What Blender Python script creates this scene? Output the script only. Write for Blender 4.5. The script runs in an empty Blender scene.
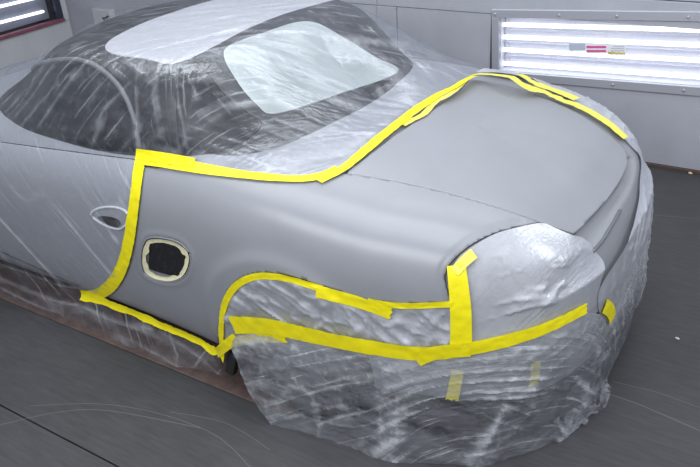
import bpy, math, random
import numpy as np
from mathutils import Vector, Matrix
from mathutils.bvhtree import BVHTree
random.seed(4)
sc = bpy.context.scene
COL = sc.collection
R = math.radians
# ------------------------------------------------------------------ camera
CAM = np.array([-1.410, 2.514, 1.996]); YAW, PITCH, ROLL, FPX = R(-56.234), R(29.441), R(-4.045), 745.66
Fw = np.array([math.cos(PITCH)*math.cos(YAW), math.cos(PITCH)*math.sin(YAW), -math.sin(PITCH)])
Rt = np.cross(Fw, [0, 0, 1]); Rt /= np.linalg.norm(Rt); Up = np.cross(Rt, Fw)
c_, s_ = math.cos(ROLL), math.sin(ROLL)
Rt, Up = c_*Rt+s_*Up, -s_*Rt+c_*Up
cam = bpy.data.objects.new('camera', bpy.data.cameras.new('camera')); COL.objects.link(cam)
cam.data.sensor_width = 36; cam.data.lens = FPX/700*36; cam.data.clip_start = .05
M4 = Matrix(((Rt[0], Up[0], -Fw[0], CAM[0]), (Rt[1], Up[1], -Fw[1], CAM[1]), (Rt[2], Up[2], -Fw[2], CAM[2]), (0, 0, 0, 1)))
cam.matrix_world = M4
sc.camera = cam
# ------------------------------------------------------------------ world, lamps of the booth ceiling, exposure
w = bpy.data.worlds.new('world'); sc.world = w; w.use_nodes = True
w.node_tree.nodes['Background'].inputs[0].default_value = (.62, .66, .75, 1)
w.node_tree.nodes['Background'].inputs[1].default_value = .30
def area(name, loc, rot, sx, sy, power, col=(.94, .97, 1)):
    l = bpy.data.lights.new(name, 'AREA'); l.shape = 'RECTANGLE'; l.size = sx; l.size_y = sy; l.energy = power; l.color = col
    o = bpy.data.objects.new(name, l); COL.objects.link(o); o.location = loc; o.rotation_euler = rot; return o
area('ceiling_lamp', (.3, .75, 3.1), (R(-4), 0, 0), 4.4, 1.5, 75)
area('ceiling_lamp', (.3, -1.2, 3.1), (R(6), 0, 0), 4.4, .8, 30)
area('ceiling_lamp', (-.2, 3.3, 2.7), (R(-48), 0, 0), 4.4, 1.2, 95)
area('ceiling_lamp', (-3.4, 0, 2.7), (0, R(-38), 0), 1.2, 2.6, 48)
sc.view_settings.view_transform = 'Standard'; sc.view_settings.look = 'None'
sc.view_settings.gamma = 1; sc.view_settings.use_curve_mapping = False
sc.view_settings.exposure = 0.30

# ------------------------------------------------------------------ materials
def mat(name, col, rough=.5, metal=0, spec=.5, noise=None, bump=None, coat=0, detail=None):
    m = bpy.data.materials.new(name); m.use_nodes = True
    nt = m.node_tree; b = nt.nodes['Principled BSDF']
    b.inputs['Base Color'].default_value = (*col, 1); b.inputs['Roughness'].default_value = rough
    b.inputs['Metallic'].default_value = metal; b.inputs['Specular IOR Level'].default_value = spec
    b.inputs['Coat Weight'].default_value = coat
    tc = nt.nodes.new('ShaderNodeTexCoord')
    if noise:
        sc_, amt = noise[:2]
        n = nt.nodes.new('ShaderNodeTexNoise'); n.inputs['Scale'].default_value = sc_; n.inputs['Detail'].default_value = 8
        n.inputs['Roughness'].default_value = .65
        nt.links.new(tc.outputs['Object'], n.inputs['Vector'])
        r = nt.nodes.new('ShaderNodeMapRange'); r.inputs['From Min'].default_value = .3; r.inputs['From Max'].default_value = .7
        r.inputs['To Min'].default_value = 1-amt; r.inputs['To Max'].default_value = 1+amt
        nt.links.new(n.outputs[0], r.inputs['Value'])
        mx = nt.nodes.new('ShaderNodeVectorMath'); mx.operation = 'SCALE'; mx.inputs[0].default_value = col
        nt.links.new(r.outputs[0], mx.inputs['Scale']); nt.links.new(mx.outputs[0], b.inputs['Base Color'])
    if bump:
        n = nt.nodes.new('ShaderNodeTexNoise'); n.inputs['Scale'].default_value = bump[0]; n.inputs['Detail'].default_value = 6
        nt.links.new(tc.outputs['Object'], n.inputs['Vector'])
        bp = nt.nodes.new('ShaderNodeBump'); bp.inputs['Strength'].default_value = bump[1]; bp.inputs['Distance'].default_value = bump[2]
        nt.links.new(n.outputs[0], bp.inputs['Height']); nt.links.new(bp.outputs[0], b.inputs['Normal'])
    return m
PRIMER = mat('grey_primer', (.235, .243, .268), .31, 0, .5, (3.0, .05), (260, .10, .001))
BLACK = mat('black_inner', (.012, .012, .013), .6)
CABIN = mat('dark_cabin_trim', (.016, .017, .020), .4)
DOORM = mat('door_paint', (.30, .307, .335), .3)
ROOFM = mat('roof_sheen', (.42, .43, .46), .3)  # ceiling light reflected on the roof, put into the colour
GLASS = mat('dark_glass', (.012, .013, .016), .4, 0, .3)
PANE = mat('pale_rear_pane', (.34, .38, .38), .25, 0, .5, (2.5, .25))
SEAL = mat('grey_seal', (.12, .125, .135), .5)
RUBBER = mat('tyre_rubber', (.018, .018, .019), .65)
ALLOY = mat('alloy', (.35, .36, .38), .3, .9)
BEZEL = mat('bezel', (.55, .56, .6), .3)
YEL = mat('yellow_tape', (.80, .70, .008), .42, 0, .4, (18, .07), (120, .25, .002))
YEL2 = mat('pale_yellow_tape', (.70, .66, .10), .42, 0, .4, (18, .07), (120, .25, .002))
CREAM = mat('cream_tape', (.66, .63, .42), .5, 0, .4, (30, .1), (90, .3, .002))
BLKF = mat('black_foil', (.014, .014, .016), .22, 0, .6, None, (40, .6, .006))
WALLM = mat('wall_paint', (.37, .38, .43), .45, 0, .4, (2.2, .10), (60, .08, .002))
WALL2 = mat('white_wall_paint', (.50, .51, .54), .45, 0, .4, (3, .08), (60, .05, .002))
DARKG = mat('dark_gap', (.02, .02, .024), .6)
REDS = mat('red_sill', (.20, .07, .10), .5, 0, .4, (30, .3))
RUST = mat('rusty_steel', (.085, .058, .052), .6, 0, .4, (14, .35), (60, .3, .003))

def film_mat(name, a0, a1, col, scl=(9, 9, 9), rough=.2, gloss=.25, fres=.5, bump=.3, fold=.5, streak=.4):
    """thin polythene: some of the light passes straight through, the rest meets a hazy sheet dusted with overspray"""
    m = bpy.data.materials.new(name); m.use_nodes = True; nt = m.node_tree; N = nt.nodes; L = nt.links
    N.clear(); out = N.new('ShaderNodeOutputMaterial')
    tc = N.new('ShaderNodeTexCoord'); mp = N.new('ShaderNodeMapping'); mp.inputs['Scale'].default_value = scl
    mp.inputs['Rotation'].default_value = (R(12), R(24), R(9))
    L.new(tc.outputs['Object'], mp.inputs['Vector'])
    n = N.new('ShaderNodeTexNoise'); n.inputs['Scale'].default_value = 1; n.inputs['Detail'].default_value = 7; n.inputs['Roughness'].default_value = .68
    n.inputs['Distortion'].default_value = .6
    L.new(mp.outputs[0], n.inputs['Vector'])
    r = N.new('ShaderNodeMapRange'); r.inputs['From Min'].default_value = .36; r.inputs['From Max'].default_value = .68
    r.inputs['To Min'].default_value = a0; r.inputs['To Max'].default_value = a1
    L.new(n.outputs[0], r.inputs['Value'])
    at_ = N.new('ShaderNodeAttribute'); at_.attribute_name = 'fold'     # gathered folds lie double and let less through
    fd_ = N.new('ShaderNodeMath'); fd_.operation = 'MULTIPLY_ADD'; fd_.use_clamp = True; fd_.inputs[1].default_value = fold
    fl_ = N.new('ShaderNodeAttribute'); fl_.attribute_name = 'flow'     # runs along the pull of the sheet
    fm_ = N.new('ShaderNodeMapping'); fm_.inputs['Scale'].default_value = (2.6, 62, 1); L.new(fl_.outputs['Vector'], fm_.inputs['Vector'])
    fn_ = N.new('ShaderNodeTexNoise'); fn_.inputs['Scale'].default_value = 1; fn_.inputs['Detail'].default_value = 4; fn_.inputs['Roughness'].default_value = .6; fn_.inputs['Distortion'].default_value = .5
    L.new(fm_.outputs[0], fn_.inputs['Vector'])
    fr_ = N.new('ShaderNodeMapRange'); fr_.inputs['From Min'].default_value = .57; fr_.inputs['From Max'].default_value = .74; fr_.inputs['To Max'].default_value = streak; L.new(fn_.outputs[0], fr_.inputs['Value'])
    ad_ = N.new('ShaderNodeMath'); ad_.operation = 'ADD'; L.new(r.outputs[0], ad_.inputs[0]); L.new(fr_.outputs[0], ad_.inputs[1])
    L.new(at_.outputs['Fac'], fd_.inputs[0]); L.new(ad_.outputs[0], fd_.inputs[2])
    n2 = N.new('ShaderNodeTexNoise'); n2.inputs['Scale'].default_value = 46; n2.inputs['Detail'].default_value = 5; n2.inputs['Distortion'].default_value = 1.2
    L.new(tc.outputs['Object'], n2.inputs['Vector'])
    bp = N.new('ShaderNodeBump'); bp.inputs['Strength'].default_value = bump; bp.inputs['Distance'].default_value = .006
    hs_ = N.new('ShaderNodeMath'); hs_.operation = 'MULTIPLY_ADD'; hs_.inputs[1].default_value = 1.3; L.new(fn_.outputs[0], hs_.inputs[0]); L.new(n2.outputs[0], hs_.inputs[2]); L.new(hs_.outputs[0], bp.inputs['Height'])
    df = N.new('ShaderNodeBsdfDiffuse'); df.inputs[0].default_value = (*col, 1); L.new(bp.outputs[0], df.inputs['Normal'])
    gl = N.new('ShaderNodeBsdfGlossy'); gl.inputs[0].default_value = (.9, .93, 1, 1); gl.inputs['Roughness'].default_value = rough; L.new(bp.outputs[0], gl.inputs['Normal'])
    tr = N.new('ShaderNodeBsdfTransparent'); tr.inputs[0].default_value = (.93, .94, .96, 1)
    a = N.new('ShaderNodeMixShader'); L.new(fd_.outputs[0], a.inputs[0]); L.new(tr.outputs[0], a.inputs[1]); L.new(df.outputs[0], a.inputs[2])
    fr = N.new('ShaderNodeFresnel'); fr.inputs[0].default_value = 1.5; L.new(bp.outputs[0], fr.inputs['Normal'])
    ml = N.new('ShaderNodeMath'); ml.operation = 'MULTIPLY_ADD'; ml.inputs[1].default_value = fres; ml.inputs[2].default_value = gloss; L.new(fr.outputs[0], ml.inputs[0])
    b = N.new('ShaderNodeMixShader'); L.new(ml.outputs[0], b.inputs[0]); L.new(a.outputs[0], b.inputs[1]); L.new(gl.outputs[0], b.inputs[2])
    L.new(b.outputs[0], out.inputs[0]); return m
F_CLEAR = film_mat('clear_film', .0, .055, (.62, .64, .69), (5, 16, 16), .24, .0, .13, .28, .30, .34)
F_LOW = film_mat('hazy_film', .0, .30, (.60, .62, .66), (4, 10, 18), .26, .015, .36, .3, .55, .55)
F_SILV = film_mat('silver_film', .72, .93, (.42, .43, .47), (6, 6, 6), .34, .01, .4, .22, .2, .05)

# ------------------------------------------------------------------ object helpers
def tag(o, label=None, cat=None, group=None, kind=None):
    if label: o['label'] = label
    if cat: o['category'] = cat
    if group: o['group'] = group
    if kind: o['kind'] = kind
    return o
def empty(name, loc=(0, 0, 0), parent=None):
    o = bpy.data.objects.new(name, None); COL.objects.link(o); o.location = loc; o.empty_display_size = .1
    if parent: o.parent = parent
    return o
def mesh(name, V, F, m, parent=None, smooth=True):
    me = bpy.data.meshes.new(name)
    V = np.asarray(V, float)
    me.from_pydata(V.tolist(), [], clean(F))
    if smooth: me.polygons.foreach_set('use_smooth', [True]*len(me.polygons))
    me.materials.append(m); me.update()
    o = bpy.data.objects.new(name, me); COL.objects.link(o)
    if parent: o.parent = parent
    return o
def hexa(c):   # 8 corners -> faces
    return c, [[0, 3, 2, 1], [4, 5, 6, 7], [0, 1, 5, 4], [1, 2, 6, 5], [2, 3, 7, 6], [3, 0, 4, 7]]
def box(name, lo, hi, m, parent=None, bev=0):
    x0, y0, z0 = lo; x1, y1, z1 = hi
    V, F = hexa([(x0, y0, z0), (x1, y0, z0), (x1, y1, z0), (x0, y1, z0), (x0, y0, z1), (x1, y0, z1), (x1, y1, z1), (x0, y1, z1)])
    o = mesh(name, V, F, m, parent, False)
    if bev:
        b = o.modifiers.new('bevel', 'BEVEL'); b.width = bev; b.segments = 2
    return o
def thick(o, t, off=-1):
    s = o.modifiers.new('solid', 'SOLIDIFY'); s.thickness = t; s.offset = off; return o
def tube(name, pts, rad, m, parent=None, n=8, cyclic=False):
    pts = [np.asarray(p, float) for p in pts]; V = []; F = []; N = len(pts)
    for i, p in enumerate(pts):
        a = pts[(i-1) % N] if (cyclic or i) else pts[0]; b = pts[(i+1) % N] if (cyclic or i < N-1) else pts[-1]
        t = b-a; t /= np.linalg.norm(t)+1e-9
        h = np.array([0, 0, 1.]) if abs(t[2]) < .9 else np.array([1., 0, 0])
        u = np.cross(t, h); u /= np.linalg.norm(u); v = np.cross(u, t)
        r = rad[i] if hasattr(rad, '__len__') else rad
        for k in range(n): V.append(p+r*(math.cos(2*math.pi*k/n)*u+math.sin(2*math.pi*k/n)*v))
    for i in range(N if cyclic else N-1):
        j = (i+1) % N
        for k in range(n): F.append([i*n+k, i*n+(k+1) % n, j*n+(k+1) % n, j*n+k])
    if not cyclic: F.append(list(range(n))[::-1]); F.append([(N-1)*n+k for k in range(n)])
    return mesh(name, V, F, m, parent)

# ------------------------------------------------------------------ noise
def vnoise(x, y, seed=0):
    x = np.asarray(x, float); y = np.asarray(y, float)
    xi = np.floor(x).astype(np.int64); yi = np.floor(y).astype(np.int64); fx = x-xi; fy = y-yi
    def h(a, b):
        n = (a*374761393+b*668265263+seed*974634777) & 0xffffffff
        n = ((n ^ (n >> 13))*1274126177) & 0xffffffff
        return ((n ^ (n >> 16)) & 0xffff)/32768.-1
    u = fx*fx*fx*(fx*(fx*6-15)+10); v = fy*fy*fy*(fy*(fy*6-15)+10)
    return (h(xi, yi)*(1-u)+h(xi+1, yi)*u)*(1-v)+(h(xi, yi+1)*(1-u)+h(xi+1, yi+1)*u)*v
def ridge(x, y, seed=0, p=2.):
    return (1-np.abs(vnoise(x, y, seed)))**p
def sstep(a, b, x):
    t = np.clip((x-a)/(b-a), 0, 1); return t*t*(3-2*t)
def catmull(P, n, closed=False):
    P = np.asarray(P, float); out = []
    N = len(P)
    for i in range(N if closed else N-1):
        g = lambda k: P[k % N] if closed else P[min(max(k, 0), N-1)]
        a, b, c, d = g(i-1), g(i), g(i+1), g(i+2)
        for t in np.arange(n)/n:
            out.append(.5*((2*b)+(c-a)*t+(2*a-5*b+4*c-d)*t*t+(3*b-a-3*c+d)*t**3))
    if not closed: out.append(P[-1])
    return np.array(out)

# ------------------------------------------------------------------ body surface of the car (x forward, y left, rear axle at x=0)
S0, S1, SZ = -.35, 2.6, .35
HALF = [(3.3, 0), (3.27, .35), (3.1, .65), (2.75, .80), (2.3, .845), (1.7, .84), (1.1, .83), (.7, .84), (.35, .865), (.05, .88), (-.25, .87), (-.5, .83),
        (-.70, .76), (-.86, .62), (-.95, .42), (-.985, .2), (-.99, 0)]
def resample(P, step):
    d = np.r_[0, np.cumsum(np.linalg.norm(np.diff(P, axis=0), axis=1))]
    n = max(2, int(round(d[-1]/step))+1); t = np.linspace(0, d[-1], n)
    return np.stack([np.interp(t, d, P[:, k]) for k in range(P.shape[1])], -1)
half = resample(catmull(HALF, 16), .0075)
OUT = np.r_[half, (half*[1, -1])[1:-1][::-1]]
def prof(pts, n=26):
    c = catmull(pts, 12); d = np.r_[0, np.cumsum(np.linalg.norm(np.diff(c, axis=0), axis=1))]
    t = np.linspace(0, d[-1], n); return np.stack([np.interp(t, d, c[:, 0]), np.interp(t, d, c[:, 1])], -1)
NT = 124
SIDE = prof([(.90, 0), (.95, .05), (.985, .2), (1, .42), (.998, .58), (.98, .73), (.94, .84), (.88, .905), (.80, .945), (.65, .97), (.35, .995), (0, 1)], NT)
REAR = prof([(.88, 0), (.95, .06), (.99, .2), (1, .38), (.99, .50), (.96, .60), (.92, .68), (.87, .745), (.75, .81), (.6, .875), (.3, .955), (0, 1)], NT)
def hc(x): return np.interp(x, [-.35, 0, .4, 1, 1.7, 2.2, 2.6], [.925, .965, .985, .97, .95, .87, .78])
def body_grid(off=0.):
    cx = np.clip(OUT[:, 0], S0, S1)
    ang = np.arctan2(np.abs(OUT[:, 0]-cx), np.abs(OUT[:, 1])+1e-9)
    wr = sstep(.0, 1.25, ang)[:, None]
    r = SIDE[None, :, 0]*(1-wr)+REAR[None, :, 0]*wr
    zf = SIDE[None, :, 1]*(1-wr)+REAR[None, :, 1]*wr
    z0 = .13; H = hc(cx)[:, None]
    X = cx[:, None]+(OUT[:, 0]-cx)[:, None]*r; Y = OUT[:, 1][:, None]*r; Z = z0+zf*(H-z0)
    # rolled lip round the rear wheel arches
    for xc in (0., 2.415):
        d = np.hypot(X-xc, Z-.32)-.36
        Y = Y+np.sign(Y)*.012*np.exp(-(np.maximum(d, 0)/.035)**2)*(np.abs(Y) > .6)
    return X, Y, Z
def gridmesh(X, Y, Z, close=True, weld=True):
    n, m = X.shape; V = np.stack([X, Y, Z], -1).reshape(-1, 3)
    i = np.arange(n if close else n-1)[:, None]; j = np.arange(m-1)[None, :]; i2 = (i+1) % n
    F = np.stack([i*m+j, i2*m+j, i2*m+j+1, i*m+j+1], -1).reshape(-1, 4)
    if weld:      # both sides meet along the spine: one row of vertices there
        top = V[np.arange(n)*m+m-1]; rep = {}; mp = np.arange(len(V))
        for a in range(n):
            mp[a*m+m-1] = rep.setdefault((round(top[a, 0], 4), round(top[a, 1], 4)), a*m+m-1)
        F = mp[F]
    return V, F
def clean(F):
    out = []
    for f in (F if isinstance(F, list) else F.tolist()):
        g = [v for k, v in enumerate(f) if v != f[k-1]]
        if len(set(g)) == len(g) and len(g) > 2: out.append(g)
    return out
BX, BY, BZ = body_grid()
BV, BF = gridmesh(BX, BY, BZ)
# ------------------------------------------------------------------ cabin surface
CH = [(1.98, 0), (1.94, .35), (1.80, .58), (1.5, .70), (1.1, .735), (.75, .735), (.45, .70), (.24, .60), (.12, .40), (.07, .18), (.06, 0)]
ch = resample(catmull(CH, 12), .014)
CO = np.r_[ch, (ch*[1, -1])[1:-1][::-1]]
CS = prof([(1, -.25), (1, 0), (.95, .35), (.87, .68), (.78, .87), (.62, .955), (.3, .99), (0, 1)], 60)
CR = prof([(1.04, -.25), (1, 0), (.84, .25), (.68, .52), (.52, .80), (.43, .91), (.28, .975), (0, 1)], 60)
def cabin_grid():
    cx = np.clip(CO[:, 0], .72, 1.08)
    ang = np.arctan2(np.abs(CO[:, 0]-cx), np.abs(CO[:, 1])+1e-9); wr = sstep(.15, 1.2, ang)[:, None]
    r = CS[None, :, 0]*(1-wr)+CR[None, :, 0]*wr; zf = CS[None, :, 1]*(1-wr)+CR[None, :, 1]*wr
    zb = .92
    return cx[:, None]+(CO[:, 0]-cx)[:, None]*r, CO[:, 1][:, None]*r, zb+zf*(1.25-zb)
CX, CY, CZ = cabin_grid()
CV, CF = gridmesh(CX, CY, CZ)

# ------------------------------------------------------------------ rays and the flattened chart of directions round the spine of the car
def bvh_of(V, F): return BVHTree.FromPolygons(V.tolist(), clean(F))
def chart(P):
    P = np.asarray(P, float); sx = np.clip(P[..., 0], S0, S1)
    dx = P[..., 0]-sx; rho = np.hypot(dx, P[..., 1])+1e-9; k = np.arctan2(rho, P[..., 2]-SZ)
    return np.stack([sx+k*dx/rho, k*P[..., 1]/rho], -1)
def unchart(C):    # origin on the spine and direction
    C = np.asarray(C, float); sx = np.clip(C[..., 0], S0, S1); dx = C[..., 0]-sx; k = np.hypot(dx, C[..., 1])+1e-9
    d = np.stack([np.sin(k)*dx/k, np.sin(k)*C[..., 1]/k, np.cos(k)], -1)
    o = np.stack([sx, 0*sx, 0*sx+SZ], -1); return o, d
bvhB = bvh_of(BV, BF); bvhC = bvh_of(CV, CF)
def ray_px(px, py):
    v = Fw+Rt*(px-350)/FPX+Up*(233.5-py)/FPX; return Vector(CAM), Vector(v/np.linalg.norm(v))
def pick(pts, trees, fallback_z=None):
    out = []
    for p in pts:
        o, d = ray_px(*p[:2]); best = None
        for t in trees:
            h = t.ray_cast(o, d)
            if h[0] is not None and (best is None or h[3] < best[1]): best = (h[0], h[3])
        if best is None:   # a point just off the silhouette: the nearest place on the surface
            q = min(((t.find_nearest(o+d*s)) for t in trees for s in np.linspace(2, 4.6, 40)), key=lambda h: h[3])
            best = (q[0], 0)
        out.append(np.array(best[0]))
    return np.array(out)
def proj(P):
    d = np.asarray(P)-CAM; z = d@Fw; return np.stack([350+FPX*(d@Rt)/z, 233.5-FPX*(d@Up)/z], -1)
def wallpick(px, py, y):
    o, d = ray_px(px, py); t = (y-o[1])/d[1]; return np.array(o+d*t)
def floorpick(px, py, z=0.):
    o, d = ray_px(px, py); t = (z-o[2])/d[2]; return np.array(o+d*t)

# ------------------------------------------------------------------ clipping of a surface by a signed field
def polyfield(C, poly):
    """signed distance to a polygon, positive inside"""
    C = np.asarray(C); P = np.asarray(poly); Q = np.roll(P, -1, 0)
    x, y = C[:, 0], C[:, 1]; best = np.full(len(C), 1e9); ins = np.zeros(len(C), bool)
    for a, b in zip(P, Q):
        e = b-a; L2 = e@e+1e-15
        t = np.clip(((x-a[0])*e[0]+(y-a[1])*e[1])/L2, 0, 1)
        best = np.minimum(best, (x-a[0]-t*e[0])**2+(y-a[1]-t*e[1])**2)
        c = ((a[1] > y) != (b[1] > y)); xx = a[0]+(y-a[1])*e[0]/(e[1] if abs(e[1]) > 1e-12 else 1e-12)
        ins ^= c & (x < xx)
    return np.where(ins, 1, -1)*np.sqrt(best)
def clip(V, F, f):
    f = np.where(np.abs(f) < 1e-7, 1e-7, f); s = f[F] > 0; n = s.sum(1)
    keep = F[n == 4].tolist(); mix = F[(n > 0) & (n < 4)].tolist()
    newV = []; ed = {}; base = len(V)
    def cut(a, b):
        k = (a, b) if a < b else (b, a)
        if k not in ed:
            t = f[a]/(f[a]-f[b]); ed[k] = base+len(newV); newV.append(V[a]+(V[b]-V[a])*t)
        return ed[k]
    for q in mix:
        o = []
        for i in range(4):
            a, b = q[i], q[(i+1) % 4]
            if f[a] > 0: o.append(a)
            if (f[a] > 0) != (f[b] > 0): o.append(cut(a, b))
        if len(o) >= 3: keep.append(o)
    VV = np.r_[V, np.array(newV).reshape(-1, V.shape[1])] if newV else V
    used = np.unique(np.concatenate([np.array(k) for k in keep])) if keep else np.array([], int)
    mp = np.full(len(VV), -1); mp[used] = np.arange(len(used))
    return VV[used], [[int(mp[i]) for i in k] for k in keep]
BC = chart(BV); CC = chart(CV)
archL = np.where((np.abs(BV[:, 1]) > .55), np.minimum(np.hypot(BV[:, 0], BV[:, 2]-.32)-.352, np.hypot(BV[:, 0]-2.415, BV[:, 2]-.32)-.352), 1)

# ------------------------------------------------------------------ outlines taken over the body
def sm(pts, n=6, closed=False): return catmull(pts, n, closed)
Q_belt = [(140, 166), (190, 170), (240, 176), (300, 181), (330, 178), (345, 173)]
Q_seam = [(345, 173), (400, 182), (450, 193.5), (500, 208), (540, 222)]
Q_lamp = [(540, 222), (520, 226), (495, 233), (470, 246), (452, 262), (445, 275), (447, 290), (452, 303)]
Q_arch = [(452, 303), (400, 304), (370, 301), (345, 294), (320, 285), (290, 276), (262, 273), (242, 278), (229, 290), (221, 310), (218, 330), (219, 352)]
Q_sill = [(219, 352), (150, 326), (92, 298)]
Q_door = [(92, 298), (108, 292), (120, 275), (128, 240), (133, 200), (140, 166)]
quarter_px = np.r_[sm(Q_belt)[:-1], sm(Q_seam)[:-1], sm(Q_lamp)[:-1], sm(Q_arch)[:-1], sm(Q_sill)[:-1], sm(Q_door)[:-1]]
L_front = [(345, 173), (370, 154), (398, 133), (430, 112), (456, 93), (470, 79)]
L_right = [(470, 79), (500, 84), (540, 96), (580, 114), (610, 135), (626, 150)]
L_rear = [(626, 150), (628, 162), (622, 178), (602, 206), (575, 234)]
L_left = [(575, 234), (556, 228), (500, 208.5), (450, 194), (400, 182.5), (345, 173)]
lid_px = np.r_[sm(L_front)[:-1], sm(L_right)[:-1], sm(L_rear)[:-1], sm(L_left)[:-1]]
quarter = chart(pick(quarter_px, [bvhB])); lid3 = pick(lid_px, [bvhB]); lid = chart(lid3)
fq = polyfield(BC, quarter); fl = polyfield(BC, lid)
# the opening in the flank: a shallow recess with a rounded edge
I_out = [(149, 238), (164, 238), (180, 243), (190, 254), (190, 266), (184, 277), (172, 282), (156, 280), (144, 273), (141, 260), (143, 246)]
intake = chart(pick(sm(I_out, 5, True), [bvhB])); fi = polyfield(BC, intake)
def push(V, amount):       # move vertices towards the spine
    sx = np.clip(V[:, 0], S0, S1); o = np.stack([sx, 0*sx, 0*sx+SZ], -1); d = V-o; d /= np.linalg.norm(d, axis=1)[:, None]+1e-9
    return V-d*amount[:, None]
PV = push(BV, .012*sstep(-.004, .016, fi)-.004*np.exp(-((fi+.012)/.010)**2))
lampedge = chart(pick(sm(Q_lamp[1:]), [bvhB]))
def linedist(C, pl):
    best = np.full(len(C), 1e9)
    for a, b in zip(pl[:-1], pl[1:]):
        e = b-a; t = np.clip(((C-a)@e)/(e@e+1e-12), 0, 1); best = np.minimum(best, ((C-a-t[:, None]*e)**2).sum(1))
    return np.sqrt(best)
dl = linedist(BC, lampedge)
PV = push(PV, .0045*np.exp(-((dl-.024)/.006)**2)*(fq > 0)+.006*np.exp(-(dl/.010)**2))
# rear shell: set back behind the lamp and bumper openings, deeper under the lid edge
R_px = [(574, 236), (600, 209), (625, 178), (631, 155), (638, 160), (634, 185), (619, 211), (597, 247), (586, 247)]
recess = chart(pick(sm(R_px, 4, True), [bvhB])); fr = polyfield(BC, recess)
rearzone = (sstep(.42, .30, BV[:, 0]))
dep = .012*sstep(.0, .008, -np.maximum(fq, fl))*rearzone+.030*sstep(-.004, .03, fr)
RV = push(BV, dep)
bvhR = bvh_of(RV, BF)
# ------------------------------------------------------------------ the car
car = tag(empty('car', (1.2, 0, 0)), 'low two-seat sports car in flat grey primer, masked with clear film and yellow tape', 'car')
def cpart(name, V, F, m, parent=None, **k):
    return mesh(name, np.asarray(V)-(np.array([1.2, 0, 0]) if parent is None else 0), F, m, parent or car, **k)
V, F = clip(PV, BF, fq-.0012); thick(cpart('rear_quarter_panel', V, F, PRIMER), .012)
V, F = clip(BV, BF, fl-.0022); thick(cpart('trunk_lid', V, F, PRIMER), .014)
door_px = [(92, 298), (108, 292), (120, 275), (128, 240), (133, 200), (140, 160), (60, 150), (0, 142)]
dpk = chart(pick(door_px, [bvhB])); dpk = np.r_[dpk, chart(np.array([[1.75, .72, .93], [1.82, .84, .6], [1.78, .82, .24]]))]
fd = polyfield(BC, dpk); V, F = clip(BV, BF, np.minimum(fd-.002, -fq-.003)); thick(cpart('door', V, F, DOORM), .012)
rest = np.minimum.reduce([-fq-.002+.5*(rearzone > .5)*0, -fl-.003, -fd-.002, archL])
rest = np.minimum(rest, np.where(BV[:, 0] < .3, BV[:, 2]-.26, 1))
V, F = clip(RV, BF, rest); cpart('body_shell', V, F, PRIMER)
V, F = clip(push(BV, BV[:, 0]*0+.035+.03*sstep(-.02, .02, fr)), BF, archL-.004); cpart('inner_shell', V, F, BLACK)
# cabin: soft roof, roof top coloured lighter for its sheen, side windows, rear pane
def cfield(px, n=5): return polyfield(CC, chart(pick(sm(px, n, True), [bvhC])))
W_side = [(-60, 120), (-20, 92), (20, 70), (55, 59), (80, 58), (104, 68), (122, 86), (134, 112), (141, 148), (110, 152), (60, 147), (0, 138), (-50, 135)]
W_rear = [(224, 50), (262, 33), (308, 21), (345, 38), (374, 56), (398, 72), (340, 94), (276, 114), (256, 104), (236, 80)]
W_quarter = [(180, 66), (198, 62), (222, 92), (246, 112), (262, 126), (232, 148), (196, 156), (182, 152), (176, 100)]
fw = cfield(W_side); fr2 = cfield(W_rear); fqw = cfield(W_quarter)
def mirror_field(f):       # the same field for the right side
    m = CX.shape[1]; n = CX.shape[0]; return f.reshape(n, m)[(-np.arange(n)) % n].reshape(-1)
fwR = mirror_field(fw); fqR = mirror_field(fqw)
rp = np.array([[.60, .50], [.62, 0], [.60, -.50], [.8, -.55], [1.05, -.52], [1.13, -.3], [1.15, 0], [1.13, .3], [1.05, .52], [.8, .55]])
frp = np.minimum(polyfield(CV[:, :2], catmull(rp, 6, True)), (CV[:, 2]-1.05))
wsf = np.minimum(polyfield(CV[:, :2], catmull(np.array([[1.47, .5], [1.50, 0], [1.47, -.5], [1.70, -.60], [1.92, -.3], [1.95, 0], [1.92, .3], [1.70, .60]]), 6, True)), CV[:, 2]-.93)
V, F = clip(CV, CF, -np.maximum.reduce([fw, fwR, fr2, fqw, fqR, frp, wsf])-.001); cpart('soft_top', V, F, CABIN)
V, F = clip(CV, CF, frp-.001); thick(cpart('roof_sheen_band', V, F, ROOFM), .02)  # cut out lighter where the roof top catches the ceiling light
V, F = clip(CV, CF, fw-.001); cpart('side_window', V, F, GLASS)
V, F = clip(CV, CF, fwR-.001); cpart('side_window', V, F, GLASS)
V, F = clip(CV, CF, fqw-.001); cpart('quarter_window', V, F, GLASS)
V, F = clip(CV, CF, fqR-.001); cpart('quarter_window', V, F, GLASS)
V, F = clip(CV, CF, wsf-.001); cpart('windshield', V, F, GLASS)
V, F = clip(CV, CF, fr2-.001); tag(cpart('rear_window', V, F, PANE), 'pale rear window under streaked film')
def on_cabin(px, off=.004):
    p = pick(px, [bvhC]); return [q+off*np.array([0, .6, .8]) for q in p]
tube('window_seal', np.array(on_cabin(sm([(30, 66), (60, 60), (84, 61), (106, 73), (123, 92), (134, 118), (140, 150)], 5), .0))-[1.2, 0, 0], .011, SEAL, car)
tube('window_seal', (np.array(on_cabin(sm([(30, 66), (60, 60), (84, 61), (106, 73), (123, 92), (134, 118), (140, 150)], 5), .0))*[1, -1, 1])-[1.2, 0, 0], .011, SEAL, car)
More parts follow.
